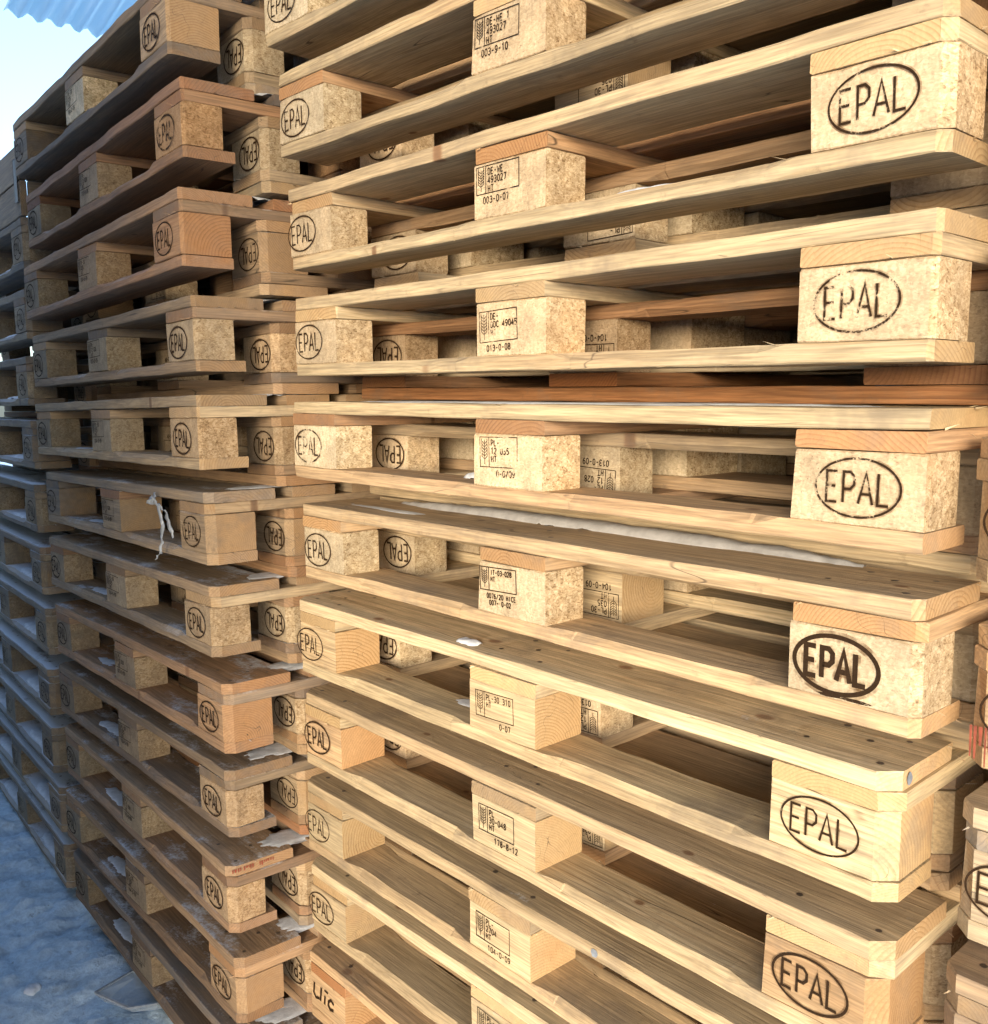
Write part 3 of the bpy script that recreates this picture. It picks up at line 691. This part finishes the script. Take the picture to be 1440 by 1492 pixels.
# ------------------------------------------------------------------ torn film hanging on the sixth pallet of the middle stack
M6 = pairM('L', 6)
def strip(pts, w, th=.0012, name='film'):
    V, F = [], []
    for i, (x, y, z, tw) in enumerate(pts):
        c, s_ = math.cos(tw), math.sin(tw)
        for a, b in ((-1, -1), (1, -1), (1, 1), (-1, 1)):
            V.append((x + a * w[i] / 2 * c - b * th / 2 * s_, y + a * w[i] / 2 * s_ + b * th / 2 * c, z + .002 * math.sin(i * 2.1 + a)))
    for i in range(len(pts) - 1):
        for k in range(4): F.append((i * 4 + k, i * 4 + (k + 1) % 4, i * 4 + 4 + (k + 1) % 4, i * 4 + 4 + k))
    F.append((3, 2, 1, 0)); e = (len(pts) - 1) * 4; F.append((e, e + 1, e + 2, e + 3))
    return V, F
root = bpy.data.objects.new('plastic_film', None); root.matrix_world = M6 @ Matrix.Translation((.97, -.01, .166)); COL.objects.link(root)
tag(root, 'torn whitish plastic film hanging from the deck of the sixth middle-stack pallet', 'plastic film')
def rp(pts, w, nm):
    # refine with spline-like subdivision and jitter
    P, W = [], []; r = random.Random(len(pts) * 7)
    for i in range(len(pts) - 1):
        for k in range(4):
            t = k / 4; P.append(tuple(a + (b - a) * t + (r.uniform(-.002, .002) if j < 3 else r.uniform(-.3, .3)) for j, (a, b) in enumerate(zip(pts[i], pts[i + 1])))); W.append((w[i] + (w[i + 1] - w[i]) * t) * r.uniform(.8, 1.15))
    P.append(pts[-1]); W.append(w[-1])
    V, F = strip(P, W); obj(nm, mesh(nm, V, F, [M_strap], True), root)
rp([(-.02, .0, .012, 0), (-.012, -.008, -.004, .6), (.01, -.006, -.018, .2), (.022, -.004, -.05, .8), (.018, -.006, -.085, .2), (.012, -.010, -.118, 1.), (-.012, -.012, -.132, .3)], (.006, .010, .010, .008, .007, .006, .003), 'hanging_strip')
rp([(.008, -.004, -.012, .4), (.035, .0, -.03, .1), (.05, .002, -.062, .9), (.062, .002, -.08, .4)], (.008, .011, .009, .004), 'side_strip')
rp([(-.024, -.006, .004, 0), (-.022, -.014, -.008, 1.2), (-.010, -.012, -.012, 2.), (-.012, -.006, .002, 3.)], (.01, .014, .013, .008), 'knot')

# clear plastic tray / sheet lying on the snow
def sheet():
    pts = [(-.751, -.20), (-.806, -.085), (-.70, .0), (-.60, -.03), (-.60, -.10), (-.66, -.15)]
    V, F = [], []; c = (sum(p[0] for p in pts) / 6, sum(p[1] for p in pts) / 6); n = 6
    for k in (0, 1):
        for (x, y) in pts:
            V.append((x, y, GZ + .035 + .01 * math.sin(x * 40) - k * .0015))
    for k in (0, 1):
        for (x, y) in pts:
            V.append((c[0] + (x - c[0]) * .82, c[1] + (y - c[1]) * .82, GZ + .018 + .006 * math.sin(y * 50) - k * .0015))
    for i in range(n):
        j = (i + 1) % n
        F += [(i, j, 12 + j, 12 + i), (6 + i, 18 + i, 18 + j, 6 + j), (i, 6 + i, 6 + j, j)]
    F += [tuple(12 + i for i in range(n)), tuple(18 + n - 1 - i for i in range(n))]
    return mesh('plastic_tray', V, F, [M_tray])
def tray_material():
    m = NB('clear_plastic'); m.b.inputs['Base Color'].default_value = (.6, .66, .7, 1); m.b.inputs['Roughness'].default_value = .15
    m.b.inputs['Alpha'].default_value = .45
    m.bump(m.noise(m.tc.outputs['Object'], 40., 2)[0], .5, .01)
    return m.m
M_tray = tray_material()
o = obj('plastic_tray', sheet()); tag(o, 'crumpled clear plastic lid lying in the snow beside the middle stack', 'plastic lid')
V, F = [], []
P6 = [(-.751, -.20), (-.806, -.085), (-.70, .0), (-.60, -.03), (-.60, -.10), (-.66, -.15)]
for (a, b) in zip(P6, P6[1:] + P6[:1]):
    q = len(V); d = Vector((b[0] - a[0], b[1] - a[1], 0)).normalized(); s_ = Vector((-d.y, d.x, 0)) * .0028
    for p in (a, b):
        z = GZ + .037 + .01 * math.sin(p[0] * 40)
        for w_, h_ in ((-1, 0), (1, 0), (1, .004), (-1, .004)):
            V.append((p[0] + s_.x * w_, p[1] + s_.y * w_, z + h_))
    F += [(q + i, q + (i + 1) % 4, q + 4 + (i + 1) % 4, q + 4 + i) for i in range(4)] + [(q + 3, q + 2, q + 1, q), (q + 4, q + 5, q + 6, q + 7)]
obj('rim', mesh('rim', V, F, [M_strap]), o)

# ------------------------------------------------------------------ shed: corrugated roof, rear cladding, added unseen light blockers
V, F = [], []
x0, z0, sl = -3.5, 1.34, .22
ysn = 260; xsn = 24
for j in range(ysn + 1):
    y = .53 + 5.6 * j / ysn
    for i in range(xsn + 1):
        x = x0 + 8.5 * i / xsn
        V.append((x + (.012 * math.sin(y * 9) if i == 0 else 0), y, z0 + sl * (x - x0) + .018 * math.sin((y - .53) / .09 * math.tau) - .03 * (y - .53) ))
F = [(j * (xsn + 1) + i, j * (xsn + 1) + i + 1, (j + 1) * (xsn + 1) + i + 1, (j + 1) * (xsn + 1) + i) for j in range(ysn) for i in range(xsn)]
o = obj('corrugated_roof', mesh('corrugated_roof', V, F, [M_roof], True)); tag(o, 'pale blue corrugated roof sheet above the middle stack at top left', 'roof')
md = o.modifiers.new('s', 'SOLIDIFY'); md.thickness = .002
def boxm(name, x0, y0, z0, x1, y1, z1, mat):
    V = [(x, y, z) for z in (z0, z1) for y in (y0, y1) for x in (x0, x1)]
    return mesh(name, V, [(0, 2, 3, 1), (4, 5, 7, 6), (0, 1, 5, 4), (2, 6, 7, 3), (0, 4, 6, 2), (1, 3, 7, 5)], [mat])
o = obj('rear_wall', boxm('rear_wall', -1.5, 1.9, GZ - .1, 4.5, 2.0, 1.7, M_wall)); tag(o, 'dark cladding wall glimpsed through the gaps behind the stacks', 'wall')
o = obj('sun_blocker_wall', boxm('sun_blocker_wall', -4.6, -1.65, GZ - .1, .88, -1.50, .75, M_conc)); tag(o, 'unseen wall added across the aisle to block the sun', 'wall')  # unseen wall added so its edge shades the middle stack and left ground

o = obj('sky_blocker_roof', boxm('sky_blocker_roof', -.25, -6., 1.75, 6., .50, 1.85, M_wall)); tag(o, 'unseen dark roof added over the aisle to cut the skylight', 'roof')  # unseen slab added to keep skylight off the front stack
# ------------------------------------------------------------------ light, sky, camera
EL, AZ = 3.0, 38.
w = bpy.data.worlds.new('World'); scn.world = w; w.use_nodes = True
nt = w.node_tree; bg = nt.nodes['Background']; sky = nt.nodes.new('ShaderNodeTexSky'); sky.sky_type = 'NISHITA'
sky.sun_disc = False; sky.sun_elevation = R_(18); sky.sun_rotation = R_(180 - AZ); sky.dust_density = 2.6; sky.ozone_density = 3.2
nt.links.new(sky.outputs[0], bg.inputs[0]); bg.inputs[1].default_value = .15
L = bpy.data.lights.new('sun', 'SUN'); L.energy = 1.04; L.angle = R_(24); L.color = (1., .895, .745)
so = bpy.data.objects.new('sun', L); COL.objects.link(so)
d = Vector((math.sin(R_(AZ)) * math.cos(R_(EL)), -math.cos(R_(AZ)) * math.cos(R_(EL)), math.sin(R_(EL))))
so.rotation_euler = d.to_track_quat('Z', 'Y').to_euler()
so.location = (3, -4, 2)

f, cx, cy, cz, p, yw, ro = CAM
Fw = Vector((math.sin(yw) * math.cos(p), math.cos(yw) * math.cos(p), -math.sin(p))); Rt = Vector((math.cos(yw), -math.sin(yw), 0)); Dn = Fw.cross(Rt)
c, s_ = math.cos(ro), math.sin(ro)
r0 = c * Rt + s_ * Dn; d0 = -s_ * Rt + c * Dn
cam = bpy.data.cameras.new('camera'); co = bpy.data.objects.new('camera', cam); COL.objects.link(co)
mw = Matrix.Identity(4)
for i in range(3): mw[i][0] = r0[i]; mw[i][1] = -d0[i]; mw[i][2] = -Fw[i]; mw[i][3] = (cx, cy, cz)[i]
co.matrix_world = mw
cam.sensor_fit = 'HORIZONTAL'; cam.sensor_width = 36; cam.lens = f * 1000 / 1440 * 36; cam.clip_end = 500; cam.clip_start = .02
scn.camera = co
scn.view_settings.view_transform = 'Standard'; scn.view_settings.look = 'None'; scn.view_settings.exposure = 2.06; scn.view_settings.gamma = 1
scn.render.resolution_x = 988; scn.render.resolution_y = 1024
scn.cycles.max_bounces = 5; scn.cycles.diffuse_bounces = 4; scn.cycles.glossy_bounces = 2; scn.cycles.transparent_max_bounces = 8
scn.cycles.use_adaptive_sampling = True; scn.cycles.adaptive_threshold = .02
scn.cycles.caustics_reflective = False; scn.cycles.caustics_refractive = False; scn.cycles.use_light_tree = False
